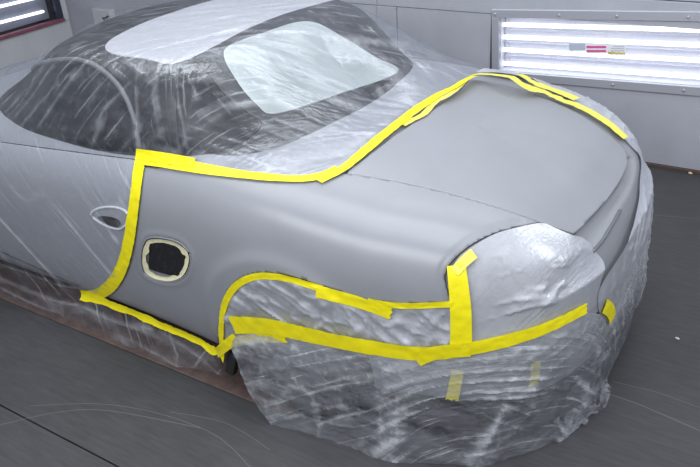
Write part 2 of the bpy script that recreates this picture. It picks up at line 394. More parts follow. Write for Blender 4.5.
# door handle: raised oval bezel round a scooped flap
def conform(C, off, trees):
    out = []; off = np.broadcast_to(off, (len(C),))
    for o, d, of in zip(*unchart(C), off):
        best = None
        for t in trees:
            h = t.ray_cast(Vector(o+d*2.5), Vector(-d))
            if h[0] is not None and (best is None or h[3] < best): best = h[3]
        out.append(o+d*(2.5-(best if best else 1.6)+of))
    return np.array(out)
def patch(name, C_center, C_ring, off_c, off_r, m, parent=None, trees=None, rings=5, rough=0, seed=0):
    """a disc conforming to the surface: rings from a centre to an outline in the chart"""
    C = []; n = len(C_ring)
    for k in range(1, rings+1): C += list(C_center+(C_ring-C_center)*k/rings)
    C = np.array([C_center]+C); t = np.r_[0, np.repeat(np.arange(1, rings+1)/rings, n)]
    off = off_c+(off_r-off_c)*t**2
    if rough: off = off+rough*vnoise(C[:, 0]*70, C[:, 1]*70, seed)*(t < .99)
    V = conform(C, off, trees or [bvhB]); F = []
    for i in range(n): F.append([0, 1+i, 1+(i+1) % n])
    for k in range(rings-1):
        for i in range(n): a = 1+k*n; b = a+n; F.append([a+i, b+i, b+(i+1) % n, a+(i+1) % n])
    if parent is car: V = V-[1.2, 0, 0]
    return mesh(name, V, F, m, parent)
H_px = sm([(92, 214), (98, 209), (110, 207), (122, 209), (129, 215), (127, 224), (120, 229), (108, 226), (97, 220)], 4, True)
hC = chart(pick(H_px, [bvhB])); hc_ = hC.mean(0)
handle = patch('door_handle', hc_, hC, .006, .001, DOORM, car)
tube('handle_bezel', conform(hC, .003, [bvhB])-[1.2, 0, 0], .006, BEZEL, car, cyclic=True)
g_px = sm([(99, 217), (108, 216), (119, 219), (122, 224), (118, 227), (108, 224)], 3, True); gC = chart(pick(g_px, [bvhB]))
gg = patch('handle_recess', gC.mean(0), gC, .0075, .0072, BLACK, car)
# wheels
def ringlathe(prof_, n=40):
    V = []; F = []
    for k in range(n):
        a = 2*math.pi*k/n
        for r, y in prof_: V.append((r*math.cos(a), y, r*math.sin(a)))
    m = len(prof_)
    for k in range(n):
        for j in range(m-1): F.append([k*m+j, ((k+1) % n)*m+j, ((k+1) % n)*m+j+1, k*m+j+1])
    return V, F
def make_wheel(x, y):
    V, F = ringlathe([(.215, -.10), (.225, .10), (.205, .10), (.20, .06), (.06, .045), (.055, .07), (.0, .075)])
    wv = mesh('wheel', V, F, BLACK, car); wv.location = (x-1.2, y, .315)
    if y < 0: wv.rotation_euler = (0, 0, math.pi)
    V, F = ringlathe([(.215, -.11), (.26, -.12), (.30, -.115), (.313, -.09), (.315, 0), (.313, .09), (.30, .115), (.26, .12), (.215, .11)])
    mesh('tyre', V, F, RUBBER, wv)
    for k in range(5):
        a = 2*math.pi*k/5+.3; ca, sa = math.cos(a), math.sin(a); c = []
        for r, h in ((.04, .035), (.21, .028)):
            for yy in (.06, .088):
                for sg in (-1, 1): c.append((r*ca-sg*h*sa, yy, r*sa+sg*h*ca))
        Vs = [c[0], c[1], c[5], c[4], c[2], c[3], c[7], c[6]]
        mesh('spoke', *hexa(Vs), ALLOY, wv, False)
    return wv
for x in (0, 2.415):
    for y in (.735, -.735): make_wheel(x, y)
# opening, cream tape round it, black foil
tube('intake_rim', conform(intake, .0005, [bvhB])-[1.2, 0, 0], .0035, PRIMER, car, cyclic=True)
ic = chart(pick([(166, 261)], [bvhB]))[0]
bvhP = bvh_of(PV, BF)
foil_px = [(151, 247), (158, 244), (166, 246), (178, 248), (187, 256), (186, 268), (178, 276), (170, 275), (158, 272), (150, 268), (149, 258)]
foil = patch('black_foil_sheet', ic, ic+(chart(pick(sm(foil_px, 5, True), [bvhB]))-ic)*1.12, .006, .003, BLKF, None, [bvhP], 12, .004, 5)
tag(foil, 'crumpled black foil filling the rounded square opening in the grey flank', 'foil')
def cream(a, b, k):
    n = len(I_out)*5; idx = [i % n for i in range(a, b+1)]
    O = ic+(intake[idx]-ic)*.93; J = ic+(intake[idx]-ic)*(.76+.07*vnoise(np.array(idx)*.45, np.array(idx)*0+.3, 3))[:, None]
    C = np.concatenate([O+(J-O)*t for t in (0, .33, .66, 1)]); m = len(idx)
    V = conform(C, .0085+.0012*vnoise(C[:, 0]*90, C[:, 1]*90, k)+.0008*k, [bvhP])
    return mesh('cream_tape_strip', V, [[r*m+i, r*m+i+1, (r+1)*m+i+1, (r+1)*m+i] for r in range(3) for i in range(m-1)], CREAM)
for k, (a, b, l) in enumerate([(0, 16, 'cream masking tape along the top edge of the black foil'), (14, 29, 'cream masking tape down the right edge of the black foil'),
                               (27, 43, 'cream masking tape along the bottom edge of the black foil'), (41, 56, 'cream masking tape up the left edge of the black foil, next to the door')]):
    tag(cream(a, b, k), l, 'tape', 'cream tape strips round the black foil')

# ------------------------------------------------------------------ the film: a hanging surface found by letting a sheet settle over the shell
step = .0075
a1 = np.arange(S1, S0, -step); half_t = np.linspace(0, math.pi, 270)
plan = [(x, 0.0, 0) for x in a1]+[(S0, t, 1) for t in half_t]+[(x, math.pi, 0) for x in np.linspace(S0, S1, 110)[1:]]+[(S1, math.pi+t, 2) for t in np.linspace(0, math.pi, 46)[1:-1]]
psx = np.array([p[0] for p in plan]); pa = np.array([math.pi/2+p[1] for p in plan])  # plan angle: 90deg = +y, 180deg = -x
K = np.r_[np.linspace(0, .35, 24)[:-1], np.linspace(.35, 2.0, 235)]
Dx = np.sin(K)[None, :]*np.cos(pa)[:, None]; Dy = np.sin(K)[None, :]*np.sin(pa)[:, None]; Dz = np.cos(K)[None, :]+0*Dx
DIR = np.stack([Dx, Dy, Dz], -1); ORG = np.stack([psx, 0*psx, 0*psx+SZ], -1)[:, None, :]+0*DIR
# skirt down to the floor
ang = np.clip((.45-OUT[:, 0])/.25, 0, 1)
SKX, SKY, SKZ = [], [], []
for z, rf, rr in [(.62, .90, .97), (.52, .92, .992), (.40, .92, 1.0), (.28, .92, 1.006), (.20, .945, 1.01), (.13, .955, 1.017), (.08, .98, 1.02), (0.004, 1.03, 1.03)]:
    rr_ = rf+(rr-rf)*ang; back = sstep(-.45, -.85, OUT[:, 0]); rr_ = rr_-back*.05*(1-z/.5)*(z < .5)
    cx = np.clip(OUT[:, 0], S0, S1)
    SKX.append(cx+(OUT[:, 0]-cx)*rr_); SKY.append(OUT[:, 1]*rr_); SKZ.append(0*cx+z)
SV, SF = gridmesh(np.array(SKX).T, np.array(SKY).T, np.array(SKZ).T, True, False)
bvhS = bvh_of(SV, SF)
n, m = Dx.shape; D = np.zeros((n, m))
for i in range(n):
    for j in range(m):
        o = ORG[i, j]; d = DIR[i, j]; best = 9
        O = Vector(o+d*2.5); d_ = Vector(-d)
        for t in (bvhR, bvhC, bvhS):
            h = t.ray_cast(O, d_)
            if h[0] is not None and h[3] < best: best = h[3]
        D[i, j] = 2.5-best if best < 2.4 else -1
for j in range(m):
    bad = D[:, j] < 0
    D[bad, j] = D[bad, j-1]
FC = np.stack([psx[:, None]+K[None, :]*np.cos(pa)[:, None], K[None, :]*np.sin(pa)[:, None]], -1)   # chart of the grid
P_taut = sm([(139, 160), (190, 167), (240, 174), (300, 180), (345, 165), (380, 142), (410, 117), (440, 95), (474, 75)], 5)
P_door = sm([(139, 160), (134, 200), (128, 240), (120, 278), (100, 296), (84, 299)], 5)
P_belt = sm([(-40, 142), (0, 142), (60, 146), (137, 154)], 4)
P_sill = sm([(84, 299), (120, 313), (160, 328), (219, 352)], 4)
taut = [chart(pick(p, [bvhR])) for p in (P_taut, P_door, P_belt, P_sill)]
flat = FC.reshape(-1, 2)
near = np.min([linedist(flat, t) for t in taut], 0).reshape(n, m)
hold = np.exp(-(near/.05)**2)
Dm = D.copy()
def settle(D, Dm, hold, O, U, it, relax=1.):
    for _ in range(it):
        P = O+U*D[..., None]
        up = np.roll(P, 1, 0)+np.roll(P, -1, 0)
        v = np.concatenate([P[:, 1:], P[:, -1:]], 1)+np.concatenate([P[:, :1], P[:, :-1]], 1)
        A = (up+v)/4; Dn = ((A-O)*U).sum(-1)
        Dn[:, 0] = D[:, 0]; Dn[:, -1] = Dm[:, -1]
        D = np.maximum(Dm, D+(Dn-D)*relax*(1-hold))
    return D
ii = np.arange(0, n, 5); jj = np.r_[np.arange(0, m-1, 5), m-1]
Dc = settle(Dm[np.ix_(ii, jj)], Dm[np.ix_(ii, jj)], hold[np.ix_(ii, jj)], ORG[np.ix_(ii, jj)], DIR[np.ix_(ii, jj)], 60)
t1 = np.array([np.interp(np.arange(m), jj, Dc[k]) for k in range(len(ii))])
Df = np.stack([np.interp(np.arange(n), np.r_[ii, n], np.r_[t1[:, k], t1[0, k]]) for k in range(m)], -1)
tent_amount = np.clip((Df-Dm), 0, .09)
D = settle(np.maximum(Dm, Df*(1-hold)+Dm*hold), Dm, hold, ORG, DIR, 55)
P0 = ORG+DIR*(D+.003)[..., None]
FV0, FF = gridmesh(P0[..., 0], P0[..., 1], P0[..., 2], True, False)
# the first row of the grid lies on the spine: weld there
m_ = m
top = {}
mp = np.arange(len(FV0))
for i in range(n): mp[i*m_] = top.setdefault((round(FV0[i*m_][0], 3)), i*m_)
FF = mp[FF]
bvhF = bvh_of(FV0, FF)
FCf = chart(FV0); ORGf = ORG.reshape(-1, 3); DIRf = DIR.reshape(-1, 3)
def fpick(px): return pick(px, [bvhF])
def fch(px): return chart(fpick(px))
def bch(px): return chart(pick(px, [bvhR]))
def wrinkle(C, a, b, width, length, amp, seed, p=3., centre=None, rad=None):
    """pleats running from screen-seen place a towards b, on the chart of the sheet"""
    A, B = fch([a, b]); u = (B-A)/np.linalg.norm(B-A); v = np.array([-u[1], u[0]])
    s = (C-A)@u; t = (C-A)@v
    warp = .25*width*vnoise(s/(length*.6), t/(width*6), seed+9)
    h = ridge(s/length+3.3, (t+warp)/width, seed, p)*(.55+.45*vnoise(s/(length*1.3), t/(width*3), seed+5))
    if centre is not None:
        c = fch([centre])[0]; h = h*np.exp(-((C-c)**2).sum(1)/rad**2)
    return amp*h
def crumple(C, scale, amp, seed):
    x, y = C[:, 0]/scale, C[:, 1]/scale
    wx = x+.6*vnoise(x*.7, y*.7, seed+3); wy = y+.6*vnoise(x*.7+9, y*.7, seed+4)
    return amp*(ridge(wx, wy, seed, 3)+.5*ridge(wx*2.1, wy*2.1, seed+1, 3)-.6)
def highpass(d):
    g = d.reshape(n, m); a = g.copy()
    for ax, r_ in ((0, 7), (1, 7)):
        s_ = a*0
        for k in range(-r_, r_+1): s_ += np.roll(a, k, ax)
        a = s_/(2*r_+1)
    return np.clip((g-a).reshape(-1)/.007, 0, 1)
def sheet(name, poly, off, disp, m, label, cat='plastic film', base=None, flow=None):
    f = np.minimum(polyfield(FCf, poly), FV0[:, 2]-.004)
    d = np.maximum(disp(FCf, FV0), 0)
    fx = np.zeros((len(FCf), 2))
    for a, b2, msk in flow:
        A_, B_ = fch([a, b2]); u = (B_-A_)/np.linalg.norm(B_-A_); q = np.c_[(FCf-A_)@u, (FCf-A_)@np.array([-u[1], u[0]])]
        k_ = msk(FV0) if msk else np.ones(len(FCf), bool); fx[k_] = q[k_]+len(label)*.37
    V = FV0+DIRf*(off+d)[:, None]
    hp = highpass(d)+(base(FCf, FV0) if base else 0); V, F = clip(np.c_[V, hp, fx], FF, f); hp = V[:, 3]; fx = V[:, 4:6]; V = V[:, :3]
    c = V.mean(0)*[1, 1, 0]
    o = mesh(name, V-c, F, m); o.location = c
    at_ = o.data.attributes.new('fold', 'FLOAT', 'POINT'); at_.data.foreach_set('value', hp.astype(np.float32))
    at_ = o.data.attributes.new('flow', 'FLOAT_VECTOR', 'POINT'); at_.data.foreach_set('vector', np.c_[fx, fx[:, 0]*0].astype(np.float32).ravel())
    return tag(o, label, cat)
far = lambda *p: chart(np.array(p, float))
# --- clear sheet over cabin and door
hem = [(128, 352), (150, 358), (185, 366), (224, 374)]
A_poly = np.r_[bch(sm([(222, 353), (160, 328), (120, 313), (88, 299), (108, 292), (120, 275), (127, 240), (133, 200), (139, 162), (190, 168), (240, 175), (300, 180), (345, 168), (380, 144), (410, 119), (440, 97), (474, 77)], 5)),
               far((-.12, -.62, .92), (-.10, -.87, .6), (-.05, -.9, .05)), [[-.05, -2.3], [6, -2.3], [6, 2.3], [1.1, 2.3]], fch(hem)]
def dispA(C, P):
    near_t = np.min([linedist(C, t) for t in (taut[0], taut[1], taut[3])], 0); g = sstep(.0, .05, near_t)
    d = wrinkle(C, (200, 70), (420, 84), .075, 1.4, .026, 11, 5, (320, 75), .55)
    d += wrinkle(C, (180, 50), (400, 96), .034, .8, .012, 12, 4, (330, 80), .55)
    d += wrinkle(C, (200, 90), (340, 150), .04, .7, .008, 22, 4, (280, 130), .3)
    d += wrinkle(C, (130, 40), (175, 72), .03, .5, .008, 13, 5, (140, 55), .14)
    d += wrinkle(C, (100, 60), (0, 160), .08, .9, .014, 14, 5, (60, 110), .40)*sstep(.86, .95, P[:, 2])
    d += wrinkle(C, (110, 62), (50, 150), .035, .6, .006, 23, 5, (60, 110), .35)*sstep(.86, .95, P[:, 2])
    d += wrinkle(C, (160, 65), (168, 155), .06, .8, .010, 15, 5, (160, 115), .16)
    d += wrinkle(C, (180, 80), (250, 160), .04, .5, .006, 16, 6, (215, 120), .2)
    low = sstep(.80, .45, P[:, 2])*(P[:, 1] > 0)*sstep(.10, .3, P[:, 2])
    d += wrinkle(C, (-5, 190), (100, 320), .22, .8, .018, 17, 5)*low
    d += .4*wrinkle(C, (0, 160), (90, 260), .13, .5, .007, 18, 5)*(P[:, 2] < .9)*(P[:, 1] > 0)
    d += wrinkle(C, (40, 280), (200, 350), .04, .5, .012, 19, 4)*sstep(.30, .12, P[:, 2])
    return d*g+crumple(C, .045, .0016, 21)*g+.006*g
sheet('clear_masking_film', A_poly, .002, dispA, F_CLEAR, 'clear streaked plastic film over the car cabin, rear window and door',
      flow=[((200, 70), (430, 92), None), ((100, 60), (20, 150), lambda P: (P[:, 0] > .66) & (P[:, 2] > .93) & (P[:, 1] > .2)), ((160, 65), (168, 155), lambda P: (P[:, 0] > .50) & (P[:, 0] <= .66) & (P[:, 2] > .93) & (P[:, 1] > .3)), ((0, 170), (110, 290), lambda P: (P[:, 0] > .60) & (P[:, 2] <= .93) & (P[:, 1] > 0))])
T_px = [(229, 342), (234, 330), (270, 330), (300, 336), (340, 343), (380, 351), (425, 357), (480, 350), (530, 337), (560, 325), (585, 313), (612, 316)]
T2 = fch(sm(T_px, 4))
# --- silver sheet in the wheel arch above the yellow band
B_poly = bch(sm([(226, 350), (221, 330), (223, 308), (232, 288), (244, 278), (262, 273.5), (290, 276.5), (320, 286), (345, 295), (370, 302), (400, 305), (452, 304), (466, 320), (470, 352), (425, 360), (370, 352), (320, 338), (280, 332), (240, 340)], 4))
def dispB(C, P):
    e = sstep(0, .04, polyfield(C, B_poly))*sstep(.02, .06, linedist(C, T2))
    return (wrinkle(C, (258, 285), (330, 335), .035, .22, .012, 31, 3)+wrinkle(C, (330, 300), (300, 340), .05, .3, .010, 32, 3)+crumple(C, .05, .006, 33))*e
sheet('silver_masking_film', B_poly, .001, dispB, F_SILV, 'crinkled silver grey film filling the wheel arch above the long yellow band', flow=[((258, 285), (330, 335), None)])
# --- silver sheet over the tail lamp opening
L_poly = bch(sm([(453, 270), (458, 258), (472, 247), (495, 234), (520, 227), (541, 223.5), (556, 229), (575, 238), (590, 248), (600, 262), (596, 285), (599, 305), (585, 318), (560, 330), (520, 345), (470, 356), (462, 330), (456, 300)], 4))
def dispL(C, P):
    e = sstep(0, .03, polyfield(C, L_poly))
    c = fch([(545, 300)])[0]
    return (wrinkle(C, (560, 232), (470, 330), .05, .3, .008, 41, 3)+wrinkle(C, (475, 300), (590, 290), .05, .5, .016, 42, 4, (530, 295), .25)
            + wrinkle(C, (590, 240), (598, 310), .02, .2, .012, 43, 3, (590, 265), .09)+crumple(C, .06, .005, 44))*e-.006*e
sheet('silver_masking_film', L_poly, .002, dispL, F_SILV, 'taut grey film over the tail lamp opening, below the boot lid corner', flow=[((560, 240), (480, 320), None)])
# --- silver sheet on the far and right rear side
D_poly = np.r_[bch(sm([(474, 76), (510, 83), (545, 92), (585, 109), (612, 130), (629, 147), (639, 160), (637, 185), (634, 205), (620, 243), (598, 281), (594, 300), (598, 316), (604, 332)], 5)),
               far((-.99, -.05, .28), (-.93, -.45, .26), (-.80, -.70, .26), (-.5, -.85, .26), (-.05, -.9, .28), (-.10, -.87, .6), (-.12, -.62, .92))]
def dispD(C, P):
    e = sstep(.01, .07, polyfield(C, D_poly))
    return (wrinkle(C, (640, 165), (612, 330), .07, .9, .012, 51, 3)*sstep(.85, .6, P[:, 2])+crumple(C, .05, .008, 53)*sstep(.6, .8, P[:, 2])+wrinkle(C, (600, 110), (640, 150), .035, .3, .010, 55, 3)*sstep(.6, .8, P[:, 2])+crumple(C, .11, .004, 54)+.055*np.exp(-(((C-fch([(640, 295)])[0])**2).sum(1))/.04))*e
sheet('silver_masking_film', D_poly, .005, dispD, F_SILV, 'crumpled silver film draped over the far right rear corner of the car', flow=[((640, 175), (620, 310), None)])
# --- hazy sheet hanging from the band down to the floor
C_poly = np.r_[T2, far((-.97, -.2, .45), (-.9, -.55, .4)), [[-1.6, -1.4], [-2.6, 0], [-2, 2.2], [.10, 2.3]], fch([(278, 415), (262, 392), (249, 370), (238, 350)])]
def dispC(C, P):
    e = sstep(0, .06, linedist(C, T2)); lo = sstep(.5, .1, P[:, 2])
    return (wrinkle(C, (255, 360), (600, 330), .05, 1.6, .012, 61, 4)+wrinkle(C, (260, 380), (520, 350), .04, 1.2, .005, 66, 3)+crumple(C, .03, .0025, 67)+wrinkle(C, (260, 400), (470, 440), .045, 1.0, .008, 62, 3.5)*lo
            + wrinkle(C, (480, 440), (610, 330), .06, 1.6, .010, 63, 3, (540, 390), .4)+crumple(C, .07, .002, 64)+crumple(C, .25, .006, 65)*lo+.015*np.sin(C[:, 0]*9)*lo
            + .03*np.exp(-((P[:, 0]-0.0)/.3)**2)*lo)*e
sheet('hazy_masking_film', C_poly, .006, dispC, F_LOW, 'hazy film hanging below the yellow band over wheel and bumper to the floor', base=lambda C, P: .8*sstep(.22, .55, P[:, 2]), flow=[((240, 375), (600, 335), None)])

# ------------------------------------------------------------------ tapes
CHK = [bvhF, bvhR, bvhB]
def tape(px, width, label, m=YEL, off=.006, seed=1, group=None, name='yellow_tape_strip', w1=None):
    want = sm(px, 8); q_ = want.copy()
    for _ in range(3):      # the strip lies on the outermost layer: find where that layer is crossed
        P = pick(q_, [bvhR]); q_ = q_+.9*(want-proj(conform(chart(P), off, CHK))); d = np.r_[0, np.cumsum(np.linalg.norm(np.diff(P, axis=0), axis=1))]
    k = max(4, int(d[-1]/.010)); t = np.linspace(0, d[-1], k); P = np.stack([np.interp(t, d, P[:, q]) for q in range(3)], -1)
    for _ in range(14): P[1:-1] = (P[:-2]+2*P[1:-1]+P[2:])/4
    T = np.gradient(P, axis=0); T /= np.linalg.norm(T, axis=1)[:, None]
    sx = np.clip(P[:, 0], S0, S1); N = []
    for p in P:
        h = bvhF.find_nearest(Vector(p)); q = np.array(h[1]); o = p-np.array([min(max(p[0], S0), S1), 0, SZ]); N.append(q if q@o > 0 else -q)
    N = np.array(N); 
    for _ in range(4): N[1:-1] = (N[:-2]+N[1:-1]+N[2:])/3
    S = np.cross(T, N); S /= np.linalg.norm(S, axis=1)[:, None]
    ww = np.interp(np.arange(k), [0, k-1], [width, w1 or width])*(1+.05*vnoise(np.arange(k)*.23, 0*np.arange(k)+.5, seed))
    nc = 7; V = []
    for c in range(nc):
        u = c/(nc-1)-.5
        Q = P+S*(u*ww)[:, None]+T*(.004*np.sin(c*2.3+seed))*(np.arange(k) == k-1)[:, None]
        V.append(Q)
    V = np.array(V)
    V = conform(chart(V.reshape(-1, 3)), 0., CHK).reshape(nc, k, 3)
    for _ in range(8): V[:, 1:-1] = (V[:, :-2]+2*V[:, 1:-1]+V[:, 2:])/4
    V = V.reshape(-1, 3)
    s = np.tile(t, nc); cc = np.repeat(np.arange(nc), k)
    nn = off+.0022*ridge(s/.035+seed, cc*.35+.3*vnoise(s/.05, cc*.2, seed), seed, 4)+.001*vnoise(s/.012, cc*.6, seed+2)
    o = np.stack([np.clip(V[:, 0], S0, S1), 0*s, 0*s+SZ], -1); dr = V-o; dr /= np.linalg.norm(dr, axis=1)[:, None]
    V = V+dr*nn[:, None]; c0 = P.mean(0)
    ob = mesh(name, V-c0, [[c*k+i, c*k+i+1, (c+1)*k+i+1, (c+1)*k+i] for c in range(nc-1) for i in range(k-1)], m)
    ob.location = c0
    return tag(ob, label, 'tape', group)
tape([(141, 150), (138, 175), (134, 205), (129, 240), (123, 264), (113, 283), (99, 294), (80, 298)], .055, 'yellow tape down the rear edge of the film-covered door', seed=1)
tape([(136, 158), (165, 162), (200, 168), (240, 174), (280, 178), (310, 178.5), (330, 173), (340, 168)], .045, 'yellow tape along the top edge of the grey flank, below the side window', seed=2, off=.0075)
tape([(137, 154), (165, 158), (194, 163)], .038, 'short yellow tape piece at the top rear corner of the door', seed=3, off=.010)
tape([(318, 180.5), (340, 171), (362, 153), (388, 131), (430, 100), (477, 75)], .038, 'yellow tape across the deck along the front edge of the boot lid', YEL, seed=4, off=.009)
tape([(476, 74.5), (500, 79), (523, 85), (560, 98.5), (585, 109), (607, 122), (626, 138)], .050, 'pale yellow tape along the far right edge of the boot lid', YEL2, seed=5, off=.013)
tape([(518, 79), (545, 87), (577, 99)], .060, 'short pale yellow tape piece lapped outside the far edge tape', YEL2, seed=6, off=.018)
tape([(80, 297.5), (120, 311.5), (160, 326.5), (217, 350)], .036, 'straight yellow tape along the sill below the grey flank', seed=7, off=.0075)
tape([(224, 356), (221, 334), (223, 310), (231, 291), (244, 280), (262, 275.5), (290, 279), (322, 289)], .026, 'narrow curved yellow tape round the wheel arch lip', seed=8, off=.009)
tape([(316, 291), (340, 297), (365, 304), (391, 314)], .044, 'short wide yellow tape piece at the rear end of the arch lip', seed=9, off=.009)
tape([(368, 301), (400, 306), (453, 304)], .022, 'narrow yellow tape along the straight lower edge of the grey flank', seed=10, off=.009)
tape([(474, 253), (462, 261), (455, 272)], .034, 'small pale yellow tape scrap at the upper front of the lamp opening', YEL2, seed=11, off=.010)
tape([(456, 265), (459, 290), (461, 315), (461, 350)], .058, 'short upright yellow tape joining the lamp opening and the long band', seed=12, off=.008, w1=.070)
tape([(232, 325), (265, 326), (295, 332), (335, 341), (380, 349), (425, 354), (480, 347), (530, 334), (560, 322), (587, 308)], .074, 'long curved yellow tape band across the wheel film and bumper film', seed=13, off=.013, w1=.036)
tape([(232, 342), (256, 338), (285, 338)], .040, 'yellow tape lapped under the front end of the long band', seed=14, off=.009)
tape([(416, 360), (436, 352), (470, 350)], .05, 'yellow tape lapped below the middle of the long band', seed=15, off=.015)
tape([(605, 306), (612, 311), (613, 320)], .050, 'small yellow tape scrap on the right rear corner film', seed=16, off=.012)
tape([(214, 356), (224, 347), (236, 338)], .040, 'creased yellow tape knot where sill tape meets the arch tape', seed=17, off=.013)
tape([(464, 83), (454, 91), (438, 103), (420, 115), (403, 127)], .028, 'pale yellow tape edge folded under the deck tape', YEL2, seed=18, off=.004)
tape([(458, 370), (455, 385), (452, 400)], .040, 'yellow tape scrap showing through the hazy film, under the upright tape', seed=19, off=.0005)
tape([(536, 362), (536, 374), (533, 386)], .034, 'yellow tape scrap showing through the hazy film, nearer the right corner', seed=20, off=.0005)
# weather strip in the gap below the lid
q = conform(chart(pick([(619, 211), (610, 227), (602, 240), (592, 252)], [bvhR])), .004, [bvhR])
tube('weather_strip', catmull(q, 5)-np.array([1.2, 0, 0]), .006, SEAL, car)
# ------------------------------------------------------------------ floor
def structure(o): o['kind'] = 'structure'; return o
def floor_mat():
    m = mat('floor_coating', (.044, .044, .048), .5, 0, .4, (1.6, .18), (220, .12, .002)); nt = m.node_tree; N = nt.nodes; L = nt.links
    b = N['Principled BSDF']; src = b.inputs['Base Color'].links[0].from_socket
    tc = N['Texture Coordinate']; mp = N.new('ShaderNodeMapping'); mp.inputs['Scale'].default_value = (6, 60, 1); mp.inputs['Rotation'].default_value = (0, 0, R(14)); L.new(tc.outputs['Object'], mp.inputs['Vector'])
    n = N.new('ShaderNodeTexNoise'); n.inputs['Scale'].default_value = 1; n.inputs['Detail'].default_value = 2.1; n.inputs['Roughness'].default_value = .75; L.new(mp.outputs[0], n.inputs['Vector'])
    r = N.new('ShaderNodeMapRange'); r.inputs['From Min'].default_value = .35; r.inputs['From Max'].default_value = .7; r.inputs['To Min'].default_value = .86; r.inputs['To Max'].default_value = 1.22; L.new(n.outputs[0], r.inputs['Value'])
    v = N.new('ShaderNodeVectorMath'); v.operation = 'SCALE'; L.new(src, v.inputs[0]); L.new(r.outputs[0], v.inputs['Scale']); L.new(v.outputs[0], b.inputs['Base Color']); return m
FLOORM = floor_mat(); SCR = mat('scuff', (.13, .13, .135), .5)
WB = -1.94; WL = 4.46
jy = 1.385
structure(box('floor', (-5, WB-.15, -.10), (WL+.1, jy-.003, 0), FLOORM, bev=.0015))
f2 = structure(box('floor', (-5, jy+.003, -.10), (WL+.1, 5.5, 0), FLOORM, bev=.0015))
structure(box('floor', (-5, WB-.15, -.16), (WL+.1, 5.5, -.10), DARKG))
pl = box('drain_plate', (.0, -.6, .0005), (2.6, .885, .006), RUST, bev=.002); structure(pl)
structure(tube('floor_edge', [(0, .888, .004), (2.6, .888, .004)], .004, RUST, n=6))
def scuff(px, w_, nm='floor_scuff'):
    p = [floorpick(*q) for q in px]; c = catmull(np.array(p), 8); t = np.gradient(c, axis=0); t /= np.linalg.norm(t, axis=1)[:, None]; s = np.stack([-t[:, 1], t[:, 0], 0*t[:, 0]], -1)
    V = np.r_[c+s*w_, c-s*w_]; V[:, 2] = .0008; k = len(c)
    return structure(mesh(nm, V, [[i, i+1, k+i+1, k+i] for i in range(k-1)], SCR))
scuff([(607, 394), (640, 405), (700, 431)], .0016); scuff([(614, 382), (655, 392), (700, 408)], .001)
scuff([(0, 425), (60, 412), (110, 411), (200, 428)], .0012); scuff([(30, 406), (100, 404), (160, 414), (215, 435), (250, 467)], .001); scuff([(170, 412), (225, 423), (270, 450)], .0009)
scuff([(652, 215), (700, 219)], .0012)
def pebble(px, r, col, label):
    p = floorpick(*px); rng = random.Random(px[0]); V = []; F = []
    for i in range(5):
        for k in range(7):
            a = math.pi*i/4; b = 2*math.pi*k/7; q = r*(1+.25*rng.uniform(-1, 1)); V.append((q*1.4*math.sin(a)*math.cos(b), q*math.sin(a)*math.sin(b), .7*q*math.cos(a)+.6*r))
    for i in range(4):
        for k in range(7): F.append([i*7+k, i*7+(k+1) % 7, (i+1)*7+(k+1) % 7, (i+1)*7+k])
    o = mesh('pebble', V, F, mat('pebble', col, .6)); o.location = p; return tag(o, label, 'debris')
pebble((677, 339), .007, (.55, .52, .46), 'small pale stone chip on the floor right of the car')
pebble((690, 174), .010, (.55, .42, .25), 'small tan stone chip at the foot of the back wall')
# ------------------------------------------------------------------ back wall: framed sheet panels
wall = structure(empty('wall_back', (0, WB, 0)))
def wp(px, py): return wallpick(px, py, WB)
def wallbox(name, x0, x1, z0, z1, y0, y1, m, parent=wall, bev=.003):
    o = box(name, (min(x0, x1), y0-(WB if parent is wall else 0), min(z0, z1)), (max(x0, x1), y1-(WB if parent is wall else 0), max(z0, z1)), m, parent, bev); return o
zr = float(wp(430, 9)[2]); zr2 = zr
xp0, xp1 = float(wp(378, 30)[0]), float(wp(397, 30)[0])
g = .003
lx0 = float(wp(491, 40)[0]); lx1 = -1.02; lz0 = float(wp(499.5, 71)[2])-.012; lz1 = zr-g
wallbox('backing', WL+.1, lx0+.02, 0, 2.9, WB-.15, WB-.02, DARKG); wallbox('backing', lx1-.02, -5, 0, 2.9, WB-.15, WB-.02, DARKG)
wallbox('backing', lx0+.02, lx1-.02, 0, lz0-.02, WB-.15, WB-.02, DARKG); wallbox('backing', lx0+.02, lx1-.02, lz1+.0, 2.9, WB-.15, WB-.02, DARKG); wallbox('backing', lx0+.02, lx1-.02, lz0-.02, lz1+.02, WB-.15, WB-.13, DARKG)
wallbox('panel', xp0+g, 2.85, .02, zr-g, WB-.03, WB, WALLM); wallbox('panel', 2.85+g, WL, .02, zr-g, WB-.03, WB, WALLM)
wallbox('post', xp0, xp1, .02, zr-g, WB-.03, WB+.006, WALLM)
wallbox('panel', lx0+g, xp1-g, .02, zr-g, WB-.03, WB, WALLM)
wallbox('panel', lx0, lx1, .02, lz0-g, WB-.03, WB, WALLM)
wallbox('panel', lx1-g, -5, .02, zr-g, WB-.03, WB, WALLM)
wallbox('rail', WL, xp0, zr, zr+.14, WB-.03, WB+.004, WALLM); wallbox('rail', xp0-g, -5, zr, zr+.14, WB-.03, WB+.004, WALLM)
wallbox('panel', WL, 1.9, zr+.145, 2.9, WB-.03, WB, WALLM); wallbox('panel', 1.9-g, -5, zr+.145, 2.9, WB-.03, WB, WALLM)
structure(box('baseboard_back', (-5, WB, 0), (WL, WB+.012, .02), RUST, bev=.002))
